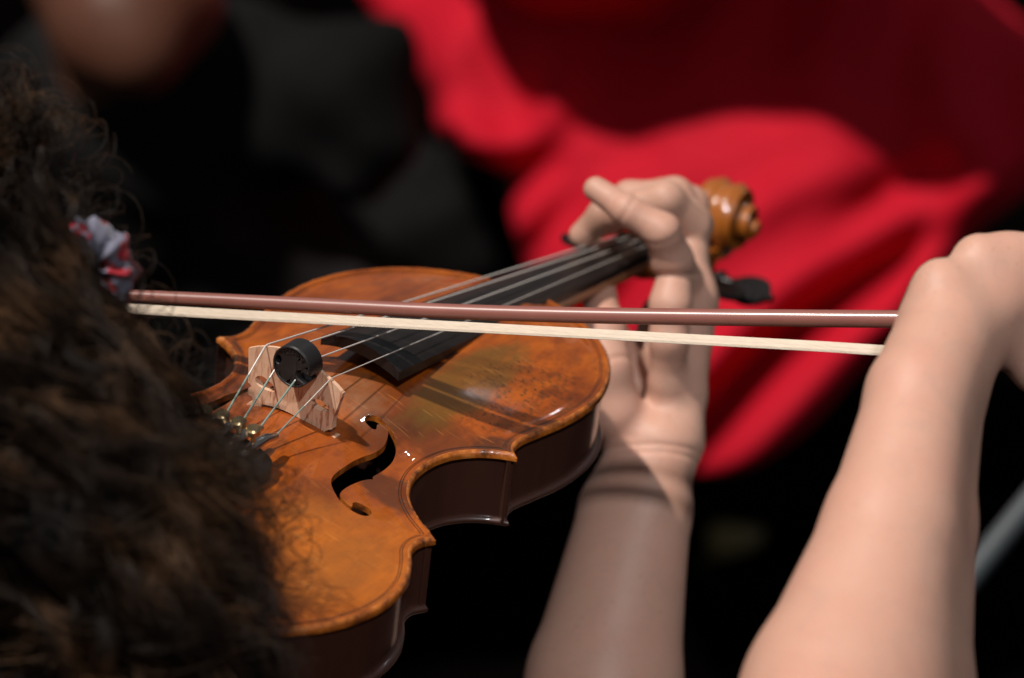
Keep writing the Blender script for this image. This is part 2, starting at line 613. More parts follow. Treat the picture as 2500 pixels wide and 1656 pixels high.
FH = np.array([(181.3, 21.5), (183.4, 20.8), (185.7, 21.3), (187.6, 23.0), (188.2, 25.1), (188.1, 27.3), (187.8, 29.4), (186.7, 32.0), (185.3, 34.7), (182.6, 37.9), (179.2, 40.4), (174.7, 42.7), (170.2, 44.3), (165.0, 45.2), (159.3, 45.7), (154.1, 45.8), (151.8, 46.1), (151.0, 47.3), (149.4, 46.5), (144.8, 45.5), (138.9, 44.9), (133.1, 44.8), (128.9, 45.2), (125.5, 46.4), (124.2, 48.4), (123.3, 51.5), (122.9, 54.0), (124.3, 53.8), (125.8, 52.8), (127.9, 53.2), (129.0, 55.3), (129.3, 58.0), (129.1, 59.9), (127.7, 61.5), (125.3, 62.2), (123.2, 61.6), (121.6, 59.9), (120.9, 57.6), (120.7, 55.3), (121.1, 52.2), (122.3, 48.1), (125.0, 43.8), (128.3, 39.9), (131.4, 37.8), (134.9, 36.6), (140.1, 35.9), (146.8, 35.5), (153.2, 35.3), (159.2, 35.8), (165.3, 36.7), (171.3, 36.8), (176.0, 36.2), (179.9, 34.8), (183.3, 33.1), (185.6, 31.4), (186.5, 29.9), (185.6, 28.1), (184.3, 27.1), (183.1, 27.1), (181.8, 27.9), (180.3, 28.3), (179.3, 27.7), (179.1, 25.8), (179.7, 23.4)])
FHs = cr(np.vstack([FH, FH[:1]]), 4)[:-1]
FT = FHs * [1, -1]
FB = FHs.copy()


def rings(dists, step=1):
    T = np.roll(OUT, -1, 0) - np.roll(OUT, 1, 0)
    T /= np.linalg.norm(T, axis=1)[:, None]
    N = np.stack([-T[:, 1], T[:, 0]], 1)
    if not inside(OUT, OUT[40:41] + N[40:41])[0]: N = -N
    out = []
    for d in dists:
        p = OUT + N * d
        q = seg_dist(OUT, p)
        p = p[(q > d * .97) & inside(OUT, p)]
        out.append(p[::step])
    return np.vstack(out)


def grid_pts(step):
    a = np.arange(2, 355, step); b = np.arange(-104, 105, step)
    p = np.stack(np.meshgrid(a, b, indexing='ij'), -1).reshape(-1, 2) + rng.uniform(-.05, .05, (len(a) * len(b), 2))
    p = p[inside(OUT, p)]
    return p[seg_dist(OUT, p) > 13.5]


extra = np.vstack([rings([.5, 1.1, 1.8, 2.8, 4, 5.2, 6.4, 7.8, 9.5, 11.5, 13]), grid_pts(2.6)])
for h_ in (FT, FB):
    T_ = np.roll(h_, -1, 0) - np.roll(h_, 1, 0); T_ /= np.linalg.norm(T_, axis=1)[:, None]
    for d_ in (-2.6, -1.3, 1.3, 2.6):
        q_ = h_[::2] + np.stack([-T_[:, 1], T_[:, 0]], 1)[::2] * d_
        q_ = q_[seg_dist(h_, q_) > abs(d_) * .9]
        extra = extra[seg_dist(np.vstack([q_, q_[:1]]), extra, False) > .7] if abs(d_) > 3 else extra
        extra = np.vstack([extra, q_])
ok = np.ones(len(extra), bool)
for h_ in (FT, FB):
    ok &= ~inside(h_, extra) & (seg_dist(h_, extra) > .35)
v2, tr, bd = region(OUT, [FT, FB], extra[ok])
zt = arch(v2)
on_f = np.minimum(seg_dist(FT, v2), seg_dist(FB, v2)) < .01


def sh(p, z): return np.c_[p, z] * .001


dd = seg_dist(OUT, v2)
wob = .30 * np.sin(v2[:, 0] * .9) * np.sin(v2[:, 1] * 1.3) * np.clip(1 - dd / 2, 0, 1)
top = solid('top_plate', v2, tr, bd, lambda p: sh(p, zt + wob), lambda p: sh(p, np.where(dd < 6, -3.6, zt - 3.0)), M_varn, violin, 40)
# the overhanging border beyond the purfling is worn to a different colour
top.data.materials.append(M_edge)
cen = np.array([p.center for p in top.data.polygons]) * 1000
dc = seg_dist(OUT, cen[:, :2])
nz = np.array([abs(p.normal.z) for p in top.data.polygons])
df_ = np.minimum(seg_dist(FT, cen[:, :2]), seg_dist(FB, cen[:, :2]))
top.data.polygons.foreach_set('material_index', [1 if (d < 2.0 or (n < .3 and e < 2)) else 0 for d, n, e in zip(dc, nz, df_)])


def strip(d0, d1, name, m, lift=.07):
    """thin inlay following the outline between two inset distances"""
    T = np.roll(OUT, -1, 0) - np.roll(OUT, 1, 0)
    T /= np.linalg.norm(T, axis=1)[:, None]
    N = np.stack([-T[:, 1], T[:, 0]], 1)
    if not inside(OUT, OUT[40:41] + N[40:41])[0]: N = -N
    a, b = OUT + N * d0, OUT + N * d1
    okk = (seg_dist(OUT, b) > d1 * .985)
    n = len(OUT)
    V = np.vstack([sh(a, arch(a) + lift), sh(b, arch(b) + lift), sh(a, arch(a) - .3), sh(b, arch(b) - .3)])
    F = []
    for i in range(n):
        j = (i + 1) % n
        if okk[i] and okk[j]:
            F += [(i, j, n + j, n + i), (2 * n + i, 2 * n + j, j, i), (n + i, n + j, 3 * n + j, 3 * n + i)]
    return mesh(name, V, F, m, violin)


strip(3.9, 4.25, 'purfling', M_purf)
strip(4.9, 5.25, 'purfling', M_purf)

# back plate
v2b, trb, bdb = region(OUT, [], np.vstack([rings([.6, 1.5, 3, 5, 8, 12]), grid_pts(7)]))
db = seg_dist(OUT, v2b)
za = arch(v2b, db, 14)
solid('back_plate', v2b, trb, bdb, lambda p: sh(p, -34.6 - 1.2 * np.clip(1 - db / 1.5, 0, 1) ** 2), lambda p: sh(p, -38.4 - za), M_rib, violin, 50)

# ribs: one bent strip between each pair of corners
for side in (-1, 1):
    for seg in (LOW, CBO, UPP):
        P = cr(seg, 16) * [1, side]
        T = np.gradient(P, axis=0); T /= np.linalg.norm(T, axis=1)[:, None]
        N = np.stack([-T[:, 1], T[:, 0]], 1)
        N *= 1 if inside(OUT, (P + N * 3)[len(P) // 2:len(P) // 2 + 1])[0] else -1
        n = len(P)
        a, b = P + N * 2.6, P + N * 4.0
        if seg is CBO:
            a, b = a[3:-3], b[3:-3]; n = len(a)
        V = np.vstack([sh(a, np.full(n, -3.4)), sh(a, np.full(n, -34.8)), sh(b, np.full(n, -3.4)), sh(b, np.full(n, -34.8))])
        F = [q for i in range(n - 1) for q in ((i, i + 1, n + i + 1, n + i), (2 * n + i, 3 * n + i, 3 * n + i + 1, 2 * n + i + 1))]
        F += [(0, n, 3 * n, 2 * n), (n - 1, 2 * n + n - 1, 4 * n - 1, 2 * n - 1)]
        fix_normals(mesh('rib', V, F, M_rib, violin, 40))

# fingerboard
FB0, FB1 = 207.8, 466.0


def fb_z(x, y):
    """centre height and camber of the fingerboard's top"""
    k = (x - FB0) / (FB1 - FB0)
    zc = 29.0 + (-15.6 - 29.0) * k
    hw = 21.2 + (12.0 - 21.2) * k
    sag = (5.5 + (2.2 - 5.5) * k) * (y / hw) ** 2
    return zc - sag + y / hw * 1.35 * (1 - k)


V, F = [], []
NX, NY = 60, 18
for i in range(NX + 1):
    k = i / NX
    x = FB0 + (FB1 - FB0) * k
    hw = 21.2 - 9.2 * k
    row = []
    for j in range(NY + 1):
        y = -hw + 2 * hw * j / NY
        row.append((x, y, fb_z(x, y)))
    th = 4.7 - .6 * k
    zb = fb_z(x, hw) - th, fb_z(x, -hw) - th
    # small bevel along both long edges
    row[0] = (x, -hw + .1, row[0][2] - .35); row[-1] = (x, hw - .1, row[-1][2] - .35)
    low = []
    for j in range(NY + 1):
        y = hw - 2 * hw * j / NY
        hollow = (4.2 * (1 - k)) * (1 - (y / hw) ** 2)
        low.append((x, y, zb[0] + (zb[1] - zb[0]) * j / NY + hollow))
    V += row + low
m_ = 2 * (NY + 1)
for i in range(NX):
    for j in range(m_):
        F.append((i * m_ + j, i * m_ + (j + 1) % m_, (i + 1) * m_ + (j + 1) % m_, (i + 1) * m_ + j))
for b in (0, NX * m_):
    for j in range(NY):
        F.append((b + j, b + j + 1, b + m_ - 2 - j, b + m_ - 1 - j))
fbo = mesh('fingerboard', np.array(V) * .001, F, M_fing, violin)
fix_normals(fbo)
fbo.data.polygons.foreach_set('use_smooth', [True] * len(fbo.data.polygons))
fbo.data.set_sharp_from_angle(angle=math.radians(28))

# neck with heel
V, F = [], []
K = 14
xs = [346, 352, 358, 366, 376, 390, 410, 435, 455, 466, 474]
for x in xs:
    k = (x - FB0) / (FB1 - FB0)
    hw = 21.2 - 9.2 * k - .4
    zt_ = fb_z(x, hw) - 4.6
    depth = 14 + 22 * max(0, (372 - x) / 26) ** 1.6 if x < 372 else 14 - (x - 372) * .02
    for j in range(K + 1):
        a = math.pi * j / K
        V.append((x, math.cos(a) * hw, zt_ - math.sin(a) ** .85 * depth))
n_ = K + 1
for i in range(len(xs) - 1):
    for j in range(K): F.append((i * n_ + j, i * n_ + j + 1, (i + 1) * n_ + j + 1, (i + 1) * n_ + j))
    F.append((i * n_, (i + 1) * n_, (i + 1) * n_ + K, i * n_ + K))
F.append(tuple(range(n_))); F.append(tuple((len(xs) - 1) * n_ + j for j in range(n_)))
fix_normals(mesh('neck', np.array(V) * .001, F, M_neck, violin, 50))

# nut
zn = fb_z(466, 0)
V = []
for x in (466.1, 471):
    for j in range(9):
        y = -12 + 3 * j
        V.append((x, y, fb_z(466, y) + .9 - (.8 if x > 470 else 0)))
    for j in range(9): V.append((x, 12 - 3 * j, zn - 6))
F = [(j, (j + 1) % 18, 18 + (j + 1) % 18, 18 + j) for j in range(18)] + [tuple(range(18)), tuple(range(18, 36))]
fix_normals(mesh('nut', np.array(V) * .001, F, M_ebony, violin, 30))

# pegbox: tapering trough running down and back from the nut into the scroll's throat
PB = cr([(470, -24), (495, -35), (520, -47), (542, -56), (556, -59)], 6)
V, F = [], []
for i, (x, z) in enumerate(PB):
    k = i / (len(PB) - 1)
    hw = 12.5 - 5.0 * k
    ht = 9 - 1.5 * k
    wl = 3.4
    ring = [(-hw, ht), (-hw + wl, ht), (-hw + wl, -3), (hw - wl, -3), (hw - wl, ht), (hw, ht), (hw, -ht), (hw * .6, -ht - 2), (-hw * .6, -ht - 2), (-hw, -ht)]
    V += [(x + .35 * b, a, z + b) for a, b in ring]
n_ = 10
for i in range(len(PB) - 1):
    for j in range(n_): F.append((i * n_ + j, i * n_ + (j + 1) % n_, (i + 1) * n_ + (j + 1) % n_, (i + 1) * n_ + j))
F.append(tuple(range(n_))); F.append(tuple((len(PB) - 1) * n_ + j for j in range(n_)))
fix_normals(mesh('pegbox', np.array(V) * .001, F, M_scroll, violin, 40))

# scroll: fluted spiral, wider towards the eye
V, F = [], []
SC = np.array([570.0, -39.0])
NT_, NS = 150, 17
s_ = np.linspace(-1, 1, NS)
for i in range(NT_):
    u = i / (NT_ - 1)
    phi = math.radians(-120 + 930 * u)
    r = 21.5 * (1 - u) ** .95 + 3.2
    # starts below, climbs the far side and curls over towards the nut
    cx, cz = math.cos(phi), math.sin(phi)
    w = 7.5 + 14.0 * min(1, max(0, u - .06) * 1.25) ** .9
    thick = 5.5 * (1 - .6 * u)
    for s in s_:
        flute = 2.3 * (1 - .45 * u) * (math.cos(math.pi * s) ** 2) ** .8
        rim = 0.0
        rr = r - flute - rim
        V.append((SC[0] + cx * rr, s * w, SC[1] + cz * rr))
    for s in s_[::-1]:
        rr = max(r - thick - 2, .4)
        V.append((SC[0] + cx * rr, s * w, SC[1] + cz * rr))
n_ = 2 * NS
for i in range(NT_ - 1):
    for j in range(n_): F.append((i * n_ + j, i * n_ + (j + 1) % n_, (i + 1) * n_ + (j + 1) % n_, (i + 1) * n_ + j))
F.append(tuple(range(n_))); F.append(tuple((NT_ - 1) * n_ + j for j in range(n_)))
scr = fix_normals(mesh('scroll', np.array(V) * .001, F, M_scroll, violin, 45))
lathe('scroll_eye', np.array([570, -22.6, -39]) * .001, (0, 1, 0), [(0, .0002), (0, .0035), (.0012, .0042), (.044, .0042), (.0452, .0035), (.0452, .0002)], M_scroll, scr)

# pegs
for k, side in ((.52, -1), (.12, 1), (.86, -1), (.36, 1)):
    x, z = PB[int(k * (len(PB) - 1))]
    pg = lathe('peg', np.array([x, side * -17, z - 6]) * .001, (0, side, 0), [(0, .0025), (.002, .0029), (.030, .0037), (.031, .0052), (.0335, .0055), (.035, .0036), (.040, .0033)], M_ebony, violin)
    # flat heart-shaped thumb piece
    ang = random.uniform(-.5, .5)
    outl = cr([(38, 0), (40, 3.2), (44, 6.8), (50, 8.8), (56, 8.0), (60, 4.6), (61.5, 0), (60, -4.6), (56, -8.0), (50, -8.8), (44, -6.8), (40, -3.2), (38, 0)], 4)[:-1] * [1, 1.4]
    p2, t2, b2 = region(outl)
    ca, sa = math.cos(ang), math.sin(ang)
    cenr = np.hypot(p2[:, 0] - 50, p2[:, 1])
    e2 = seg_dist(outl, p2)
    hh = 1.6 + 4.2 * np.sqrt(np.clip(e2 / 7, 0, 1))
    def pose(p, h, x=x, z=z, side=side, ca=ca, sa=sa):
        a, b = p[:, 1], h
        return np.stack([x + a * ca - b * sa, side * (p[:, 0] - 17), z - 6 + a * sa + b * ca], 1) * .001
    solid('peg_head', p2, t2, b2, lambda p: pose(p, hh), lambda p: pose(p, -hh), M_ebony, pg, 60)
    lathe('peg_button', np.array([x, side * 43.5, z - 6]) * .001, (0, side, 0), [(0, .0018), (.0015, .0026), (.003, .0022), (.004, .0006)], M_ebony, pg, 12)

# bridge
BR = [(26.7, 36.7), (22.5, 39.0), (18.8, 40.5), (14.2, 41.9), (9.6, 42.9), (3.4, 42.8), (-2.8, 41.9), (-10.3, 39.8), (-16.3, 37.2), (-20.0, 35.3), (-23.4, 32.9), (-23.2, 31.4), (-22.2, 27.8), (-21.1, 23.7), (-20.0, 19.6), (-19.5, 16.1), (-19.6, 13.6), (-17.9, 12.6), (-16.2, 11.3), (-16.0, 10.4), (-17.5, 9.9), (-20.2, 10.2), (-21.7, 10.2), (-21.8, 8.6), (-18.5, 6.8), (-14.2, 7.0), (-9.2, 7.2), (-5.2, 7.9), (-4.7, 8.7), (-7.4, 9.9), (-10.0, 11.1), (-6.4, 12.1), (-2.8, 12.6), (3.1, 13.3), (8.6, 13.4), (13.6, 12.8), (17.5, 11.9), (17.8, 11.0), (16.9, 9.9), (13.8, 10.3), (13.7, 9.2), (17.2, 8.0), (21.1, 7.4), (25.5, 7.4), (25.3, 9.2), (22.9, 11.1), (22.2, 12.3), (22.7, 13.6), (24.8, 14.3), (25.2, 14.8), (25.2, 17.1), (23.6, 18.8), (24.4, 19.6), (25.4, 19.9), (26.0, 28.5)]
E1 = [(22.0, 23.4), (20.9, 24.9), (18.3, 25.8), (15.1, 24.9), (12.6, 23.7), (11.4, 21.5), (12.3, 20.1), (15.4, 19.9), (18.5, 20.0), (21.2, 21.2)]
E2 = [(-7.8, 23.7), (-9.8, 25.0), (-12.9, 25.5), (-15.2, 24.7), (-17.0, 22.8), (-16.9, 21.7), (-14.1, 20.4), (-11.0, 20.5), (-8.6, 21.5)]
lp = lambda L: cr(L + L[:1], 4)[:-1]
p2, t2, b2 = region(BR, [lp(E1), lp(E2)])
zz = p2[:, 1]
thk = 4.2 - 2.8 * np.clip((zz - 8) / 34, 0, 1)
solid('bridge', p2, t2, b2, lambda p: np.c_[np.full(len(p), 157.5), p] * .001, lambda p: np.c_[157.5 + thk, p] * .001, M_bridge, violin, 30)

# tailpiece
TPo = cr([(112, 0), (112, 12), (111, 20), (106, 22.5), (92, 21), (60, 16), (25, 11.5), (4, 9.5), (1, 6), (0, 0)], 6)
TPo = np.vstack([TPo, (TPo[1:-1] * [1, -1])[::-1]])
p2, t2, b2 = region(TPo, [], np.stack(np.meshgrid(np.arange(6, 110, 6), np.arange(-18, 19, 3)), -1).reshape(-1, 2)[inside(TPo, np.stack(np.meshgrid(np.arange(6, 110, 6), np.arange(-18, 19, 3)), -1).reshape(-1, 2).astype(float))])
ztp = 14 + p2[:, 0] * .085 - .012 * p2[:, 1] ** 2 * (.4 + p2[:, 0] / 180)
solid('tailpiece', p2, t2, b2, lambda p: sh(p, ztp), lambda p: sh(p, ztp - 4.5), M_ebony, violin, 40)

# strings with fine tuners
BY = (17.5, 6.2, -5.4, -16.9)
BZ = (41.2, 43.4, 41.8, 37.6)
NYs = (8.0, 2.7, -2.7, -8.0)
RAD = (.42, .40, .36, .24)
TY = (13.5, 4.2, -4.6, -12.5)
for i in range(4):
    y0, z0 = TY[i], 23.0 - abs(TY[i]) * .12
    zb = BZ[i] + RAD[i]
    ny, nz_ = NYs[i], fb_z(466, NYs[i]) + 1.0 + RAD[i]
    mid = [(158.3 + (466 - 158.3) * k, BY[i] + (ny - BY[i]) * k, zb + (nz_ - zb) * k) for k in np.linspace(.02, 1, 20)]
    pts = [(122, y0, z0)] + [(122 + (156.6 - 122) * k, y0 + (BY[i] - y0) * k, z0 + (zb - .15 - z0) * k) for k in np.linspace(.1, 1, 8)]
    pts += [(158.3, BY[i], zb)] + mid + [(472, ny, nz_ - 1.2), (500 + 8 * i, ny * .6, -33 - 4 * i)]
    st = tube('string', np.array(pts) * .001, RAD[i] * .001, M_string, violin, 8)
    wrap = [pts[0]] + [tuple(np.array(pts[0]) + (np.array(pts[8]) - np.array(pts[0])) * k) for k in np.linspace(.1, (.60, .62, .72, .55)[i], 6)]
    tube('silk_winding', np.array(wrap) * .001, (RAD[i] + .09) * .001, M_silk, st, 8)
    # lever
    tn = tube('fine_tuner', np.array([(100, y0 * .92, z0 + .5), (108, y0 * .96, z0 + 2.2), (116, y0, z0 + 2.6), (121, y0, z0 + 1.2), (124.5, y0, z0 + .2)]) * .001, np.array([2.2, 2.6, 2.3, 1.9, 1.5]) * .001, M_nickel, violin, 12)
    lathe('screw', np.array([108, y0 * .96, z0 + 4]) * .001, (-.18, 0, 1), [(0, .0011), (.005, .0011), (.005, .0032), (.0075, .0034), (.0082, .0026), (.0082, .0006)], M_brass, tn, 18)

# mute: a slotted rubber disc pushed over the middle strings against the bridge
mute = empty('violin_mute', Matrix(VM.tolist()))
tag(mute, 'round black rubber mute clipped on the middle strings at the bridge', 'mute')
MC = np.array([-2.9, 42.6]); MR = 9.7
ang = np.radians(np.linspace(-10, 322, 90))
rim = [MC + MR * np.array([math.cos(a), math.sin(a)]) for a in ang]      # y,z ; gap on the treble side, low
ysl = -1                                                                  # treble is -y, so mirror
rim = [np.array([2 * MC[0] - p[0], p[1]]) for p in rim]
slot = [MC + np.array([-5.6, -5.4]), MC + np.array([-3.2, -4.6]), MC + np.array([-2.2, -2.6]), MC + np.array([-2.6, -.8]), MC + np.array([-4.4, -.2]), MC + np.array([-6.8, -1.2])]
outer = np.array(rim + slot)
hole = np.array([MC + np.array([7.2, 1.0]) + np.array([1.5 * math.cos(a), 2.0 * math.sin(a)]) for a in np.linspace(0, 2 * math.pi, 16, endpoint=False)])
p2, t2, b2 = region(outer, [hole])
ed = seg_dist(outer, p2)
body = solid('mute_body', p2, t2, b2, lambda p: np.c_[np.full(len(p), 147.4), p] * .001, lambda p: np.c_[np.full(len(p), 157.2), p] * .001, M_rubber, mute, 35)
bv = body.modifiers.new('bevel', 'BEVEL'); bv.width = .0005; bv.segments = 2; bv.limit_method = 'ANGLE'; bv.angle_limit = math.radians(50)
arc = [MC + (MR - .55) * np.array([-math.cos(a), math.sin(a)]) for a in np.radians(np.linspace(-6, 318, 70))]
tube('rim', np.array([(147.3, p[0], p[1]) for p in arc]) * .001, .00055, M_rubber, mute, 8)
for i, ch in enumerate('TOURTE'):
    cu = bpy.data.curves.new('letter', 'FONT')
    cu.body = ch; cu.size = .0030; cu.extrude = .00022; cu.align_x = 'CENTER'; cu.align_y = 'CENTER'
    tmp = bpy.data.objects.new('letter', cu)
    me = bpy.data.meshes.new_from_object(tmp)
    bpy.data.curves.remove(cu)
    lo = link('letter', me, M_rubber, mute)
    a = math.radians(128 - i * 17.5)
    # readable from the tail side: text right = treble (-y), up = radial
    yy, zc = MC[0] - 7.0 * math.cos(a), MC[1] + 7.0 * math.sin(a)
    up = Vector((0, -math.cos(a), math.sin(a))); out_ = Vector((-1, 0, 0)); rt = up.cross(out_)
    Mx = Matrix((rt, up, out_)).transposed().to_4x4()
    Mx.translation = Vector((.1473, yy * .001, zc * .001))
    lo.matrix_local = Mx

# ================================================================ BOW
bow = empty('violin_bow', Matrix(VM.tolist()))
tag(bow, 'reddish wooden violin bow with cream horsehair crossing the strings', 'bow')
W2V = np.linalg.inv(VM)


def to_v(p):
    return (W2V @ np.r_[p, 1])[:3]


M_stick = make_maple('pernambuco', (.24, .080, .062), (.34, .14, .11), .5, .5)
M_stick.node_tree.nodes['Principled BSDF'].inputs['Coat Roughness'].default_value = .16
M_hair = mat('horsehair', (.72, .58, .40), .45, Specular_IOR_Level=.4)
_t = NT(M_hair)
_t.link(_t.ramp(_t.noise(_t.coord(scale=(900, 30, 900)), 1.0, 2), [(.3, (.45, .36, .27)), (.6, (.52, .42, .32)), (.8, (.56, .47, .37))]), _t.bsdf.inputs['Base Color'])


def bow_depth(x):          # x in print units
    return 1.508 - .30 * ((x - 757) * 1.05619 / FPX * 1.5)


SX = [-160, 20, 260, 500, 750, 1000, 1300, 1600, 1900, 2090, 2300, 2560, 2700]
SY = [667, 672, 682.5, 694, 706.5, 718.5, 728, 733, 736.5, 738.5, 741, 744, 746]
SR = [2.55, 2.7, 2.95, 3.1, 3.25, 3.4, 3.55, 3.7, 3.8, 3.9, 4.0, 4.1, 4.1]
sp = cr([to_v(at(x, y, bow_depth(x) + .007)) for x, y in zip(SX, SY)], 6)
tube('stick', sp, np.interp(np.linspace(0, 1, len(sp)), np.linspace(0, 1, len(SR)), SR) * .001, M_stick, bow, 20, 60)
HX = [-160, 20, 260, 500, 750, 1000, 1300, 1600, 1900, 2040, 2300, 2480]
HY = [685, 696, 711, 725, 738.5, 752, 768, 784.5, 801, 810, 824, 833]
hp = cr([to_v(at(x, y, bow_depth(x))) for x, y in zip(HX, HY)], 6)
T, _, _ = frames(hp)
# ribbon lies flat on the strings: width runs across the bow, about along the string direction
wd = np.array([1.0, 0, .06]); wd = wd - T * (T @ wd)[:, None]; wd /= np.linalg.norm(wd, axis=1)[:, None]
nn = np.cross(T, wd)
V, F = [], []
b = 0
for i in range(84):
    o_ = (i / 83 - .5) * 8.4
    lay = rng.uniform(-.3, .3)
    w_ = rng.normal(0, .05, len(hp)).cumsum() * .08
    P = hp + wd * ((o_ + w_) * .001)[:, None] + nn * (lay * .001)
    v_, f_ = tube_data(P, .00019, 4)
    V.append(v_); F += [tuple(q + b for q in f) for f in f_]; b += len(v_)
mesh('bow_hair', np.vstack(V), F, M_hair, bow, 60)
# frog and head ends lie in the hand and behind the hair
fr0, fr1 = to_v(at(2440, 742, bow_depth(2440) + .007)), to_v(at(2640, 747, bow_depth(2640) + .007))
ax = fr1 - fr0; L_ = np.linalg.norm(ax); ax /= L_
dn = (to_v(at(2440, 832, bow_depth(2440))) - fr0); dn -= ax * (dn @ ax); dn /= np.linalg.norm(dn)
sd = np.cross(ax, dn)
prof = [(0, 4), (.004, 12), (.010, 19), (.036, 20), (.040, 17), (.041, 4)]
V = [fr0 + ax * a * (L_ / .041) * 1.0 * .041 / L_ * 1.0 + dn * (d * .001) + sd * s * .006 for a, d in prof for s in (-1, 1)]
F = [(2 * i, 2 * i + 1, 2 * i + 3, 2 * i + 2) for i in range(5)] + [(10, 11, 1, 0), (0, 2, 4, 6, 8, 10), (1, 3, 5, 7, 9, 11)]
fix_normals(mesh('frog', V, F, M_ebony, bow, 30))

# ================================================================ PLAYER
player = empty('person', Matrix.Translation(Vector(at(300, 1500, 1.2).tolist())))
tag(player, 'curly-haired player with bare forearms holding the violin and bow', 'person')
PI = np.array(player.matrix_world.inverted())


def loc(V): return V @ PI[:3, :3].T + PI[:3, 3]


def H(x, y, d):   # enlarged left-hand study units
    return at((1350 + .4785 * x) / 1.05619, (400 + .4785 * y) / 1.05619, d)


mm = .001
k6, k4, k9 = .006, .0035, .010
left = [
    # forearm: two bones side by side, merging towards the elbow
    ([at(1484, 1030, 1.69), at(1440, 1180, 1.685), at(1392, 1568, 1.67), at(1330, 2050, 1.64)], [16 * mm, 22 * mm, 36.5 * mm, 43 * mm], .012),
    ([at(1530, 1030, 1.683), at(1497, 1180, 1.68), at(1405, 1568, 1.67), at(1335, 2050, 1.64)], [16 * mm, 22 * mm, 34 * mm, 43 * mm], .012),
    # heel of the hand
    ([H(640, 1420, 1.69), H(655, 1180, 1.695), H(690, 880, 1.70), H(692, 690, 1.70)], [12 * mm, 12.5 * mm, 12 * mm, 12.5 * mm], .014),
    ([H(692, 690, 1.70), H(690, 480, 1.705), H(705, 300, 1.712)], [12.5 * mm, 9.5 * mm, 10 * mm], .012),
    ([H(562, 1265, 1.698), H(576, 1100, 1.683), H(592, 900, 1.674), H(600, 720, 1.672), H(612, 640, 1.674)], [5.0 * mm, 8.0 * mm, 9.5 * mm, 10 * mm, 9.6 * mm], .011),
    # palm floor and web
    ([H(470, 1370, 1.705), H(470, 1050, 1.725), H(540, 760, 1.735)], [12 * mm, 10 * mm, 9 * mm], k6),
    # thumb pad and thumb
    ([H(415, 1430, 1.69), H(318, 1270, 1.682), H(268, 1050, 1.678), H(258, 830, 1.684), H(240, 690, 1.703), H(240, 560, 1.724), H(225, 450, 1.742)], [13 * mm, 12.8 * mm, 12.5 * mm, 11 * mm, 8 * mm, 8.5 * mm, 7 * mm], k6),
    ([H(420, 1150, 1.715), H(330, 900, 1.715)], [9 * mm, 8 * mm], k6),
    # index finger
    ([H(700, 330, 1.735), H(690, 215, 1.745), H(560, 170, 1.755), H(470, 260, 1.757)], [11.5 * mm, 10.2 * mm, 9.0 * mm, 7.4 * mm], k4),
    # middle finger
    ([H(712, 310, 1.722), H(620, 168, 1.722), H(390, 175, 1.732), H(290, 290, 1.738)], [11 * mm, 9.6 * mm, 8.4 * mm, 7.2 * mm], .002),
    # ring finger, pressing the string
    ([H(700, 330, 1.708), H(575, 185, 1.695), H(270, 262, 1.705), H(150, 365, 1.713)], [11 * mm, 9.2 * mm, 8.6 * mm, 6.8 * mm], .002),
    # little finger, lifted
    ([H(650, 600, 1.690), H(606, 490, 1.674), H(556, 345, 1.663), H(380, 238, 1.664), H(220, 130, 1.672)], [11.5 * mm, 10.2 * mm, 8.8 * mm, 7.5 * mm, 6.2 * mm], .0018),
]
lo, hi = bounds(left, .004)
zcut = at(1340, 1960, 1.65)
lo = np.maximum(lo, np.array([-9, -9, zcut[2]]))
CREASES = [(H(380, 238, 1.664), H(556, 345, 1.663), .008), (H(556, 345, 1.663), H(606, 490, 1.674), .009), (H(604, 565, 1.672), H(604, 700, 1.672), .014),
           (H(270, 262, 1.705), H(575, 185, 1.695), .009), (H(300, 160, 1.66), H(220, 130, 1.672), .006), (H(480, 1440, 1.67), H(470, 1800, 1.66), .026),
           (H(510, 1480, 1.67), H(500, 1800, 1.66), .024), (H(330, 1000, 1.67), H(240, 860, 1.68), .012)]


def left_f(p, f=blob(left, .004)):
    d = f(p)
    for c_, e_, R_c in CREASES:
        a_ = ((e_ - c_) / np.linalg.norm(e_ - c_)).astype(np.float32)
        q_ = p - c_.astype(np.float32)
        u_ = q_ @ a_
        d = d + .0010 * np.exp(-(u_ / .0011) ** 2) * np.exp(-(q_ * q_).sum(1) / (2 * R_c ** 2))
    return d


VL, FL = surface_nets(left_f, lo, hi, .0011)

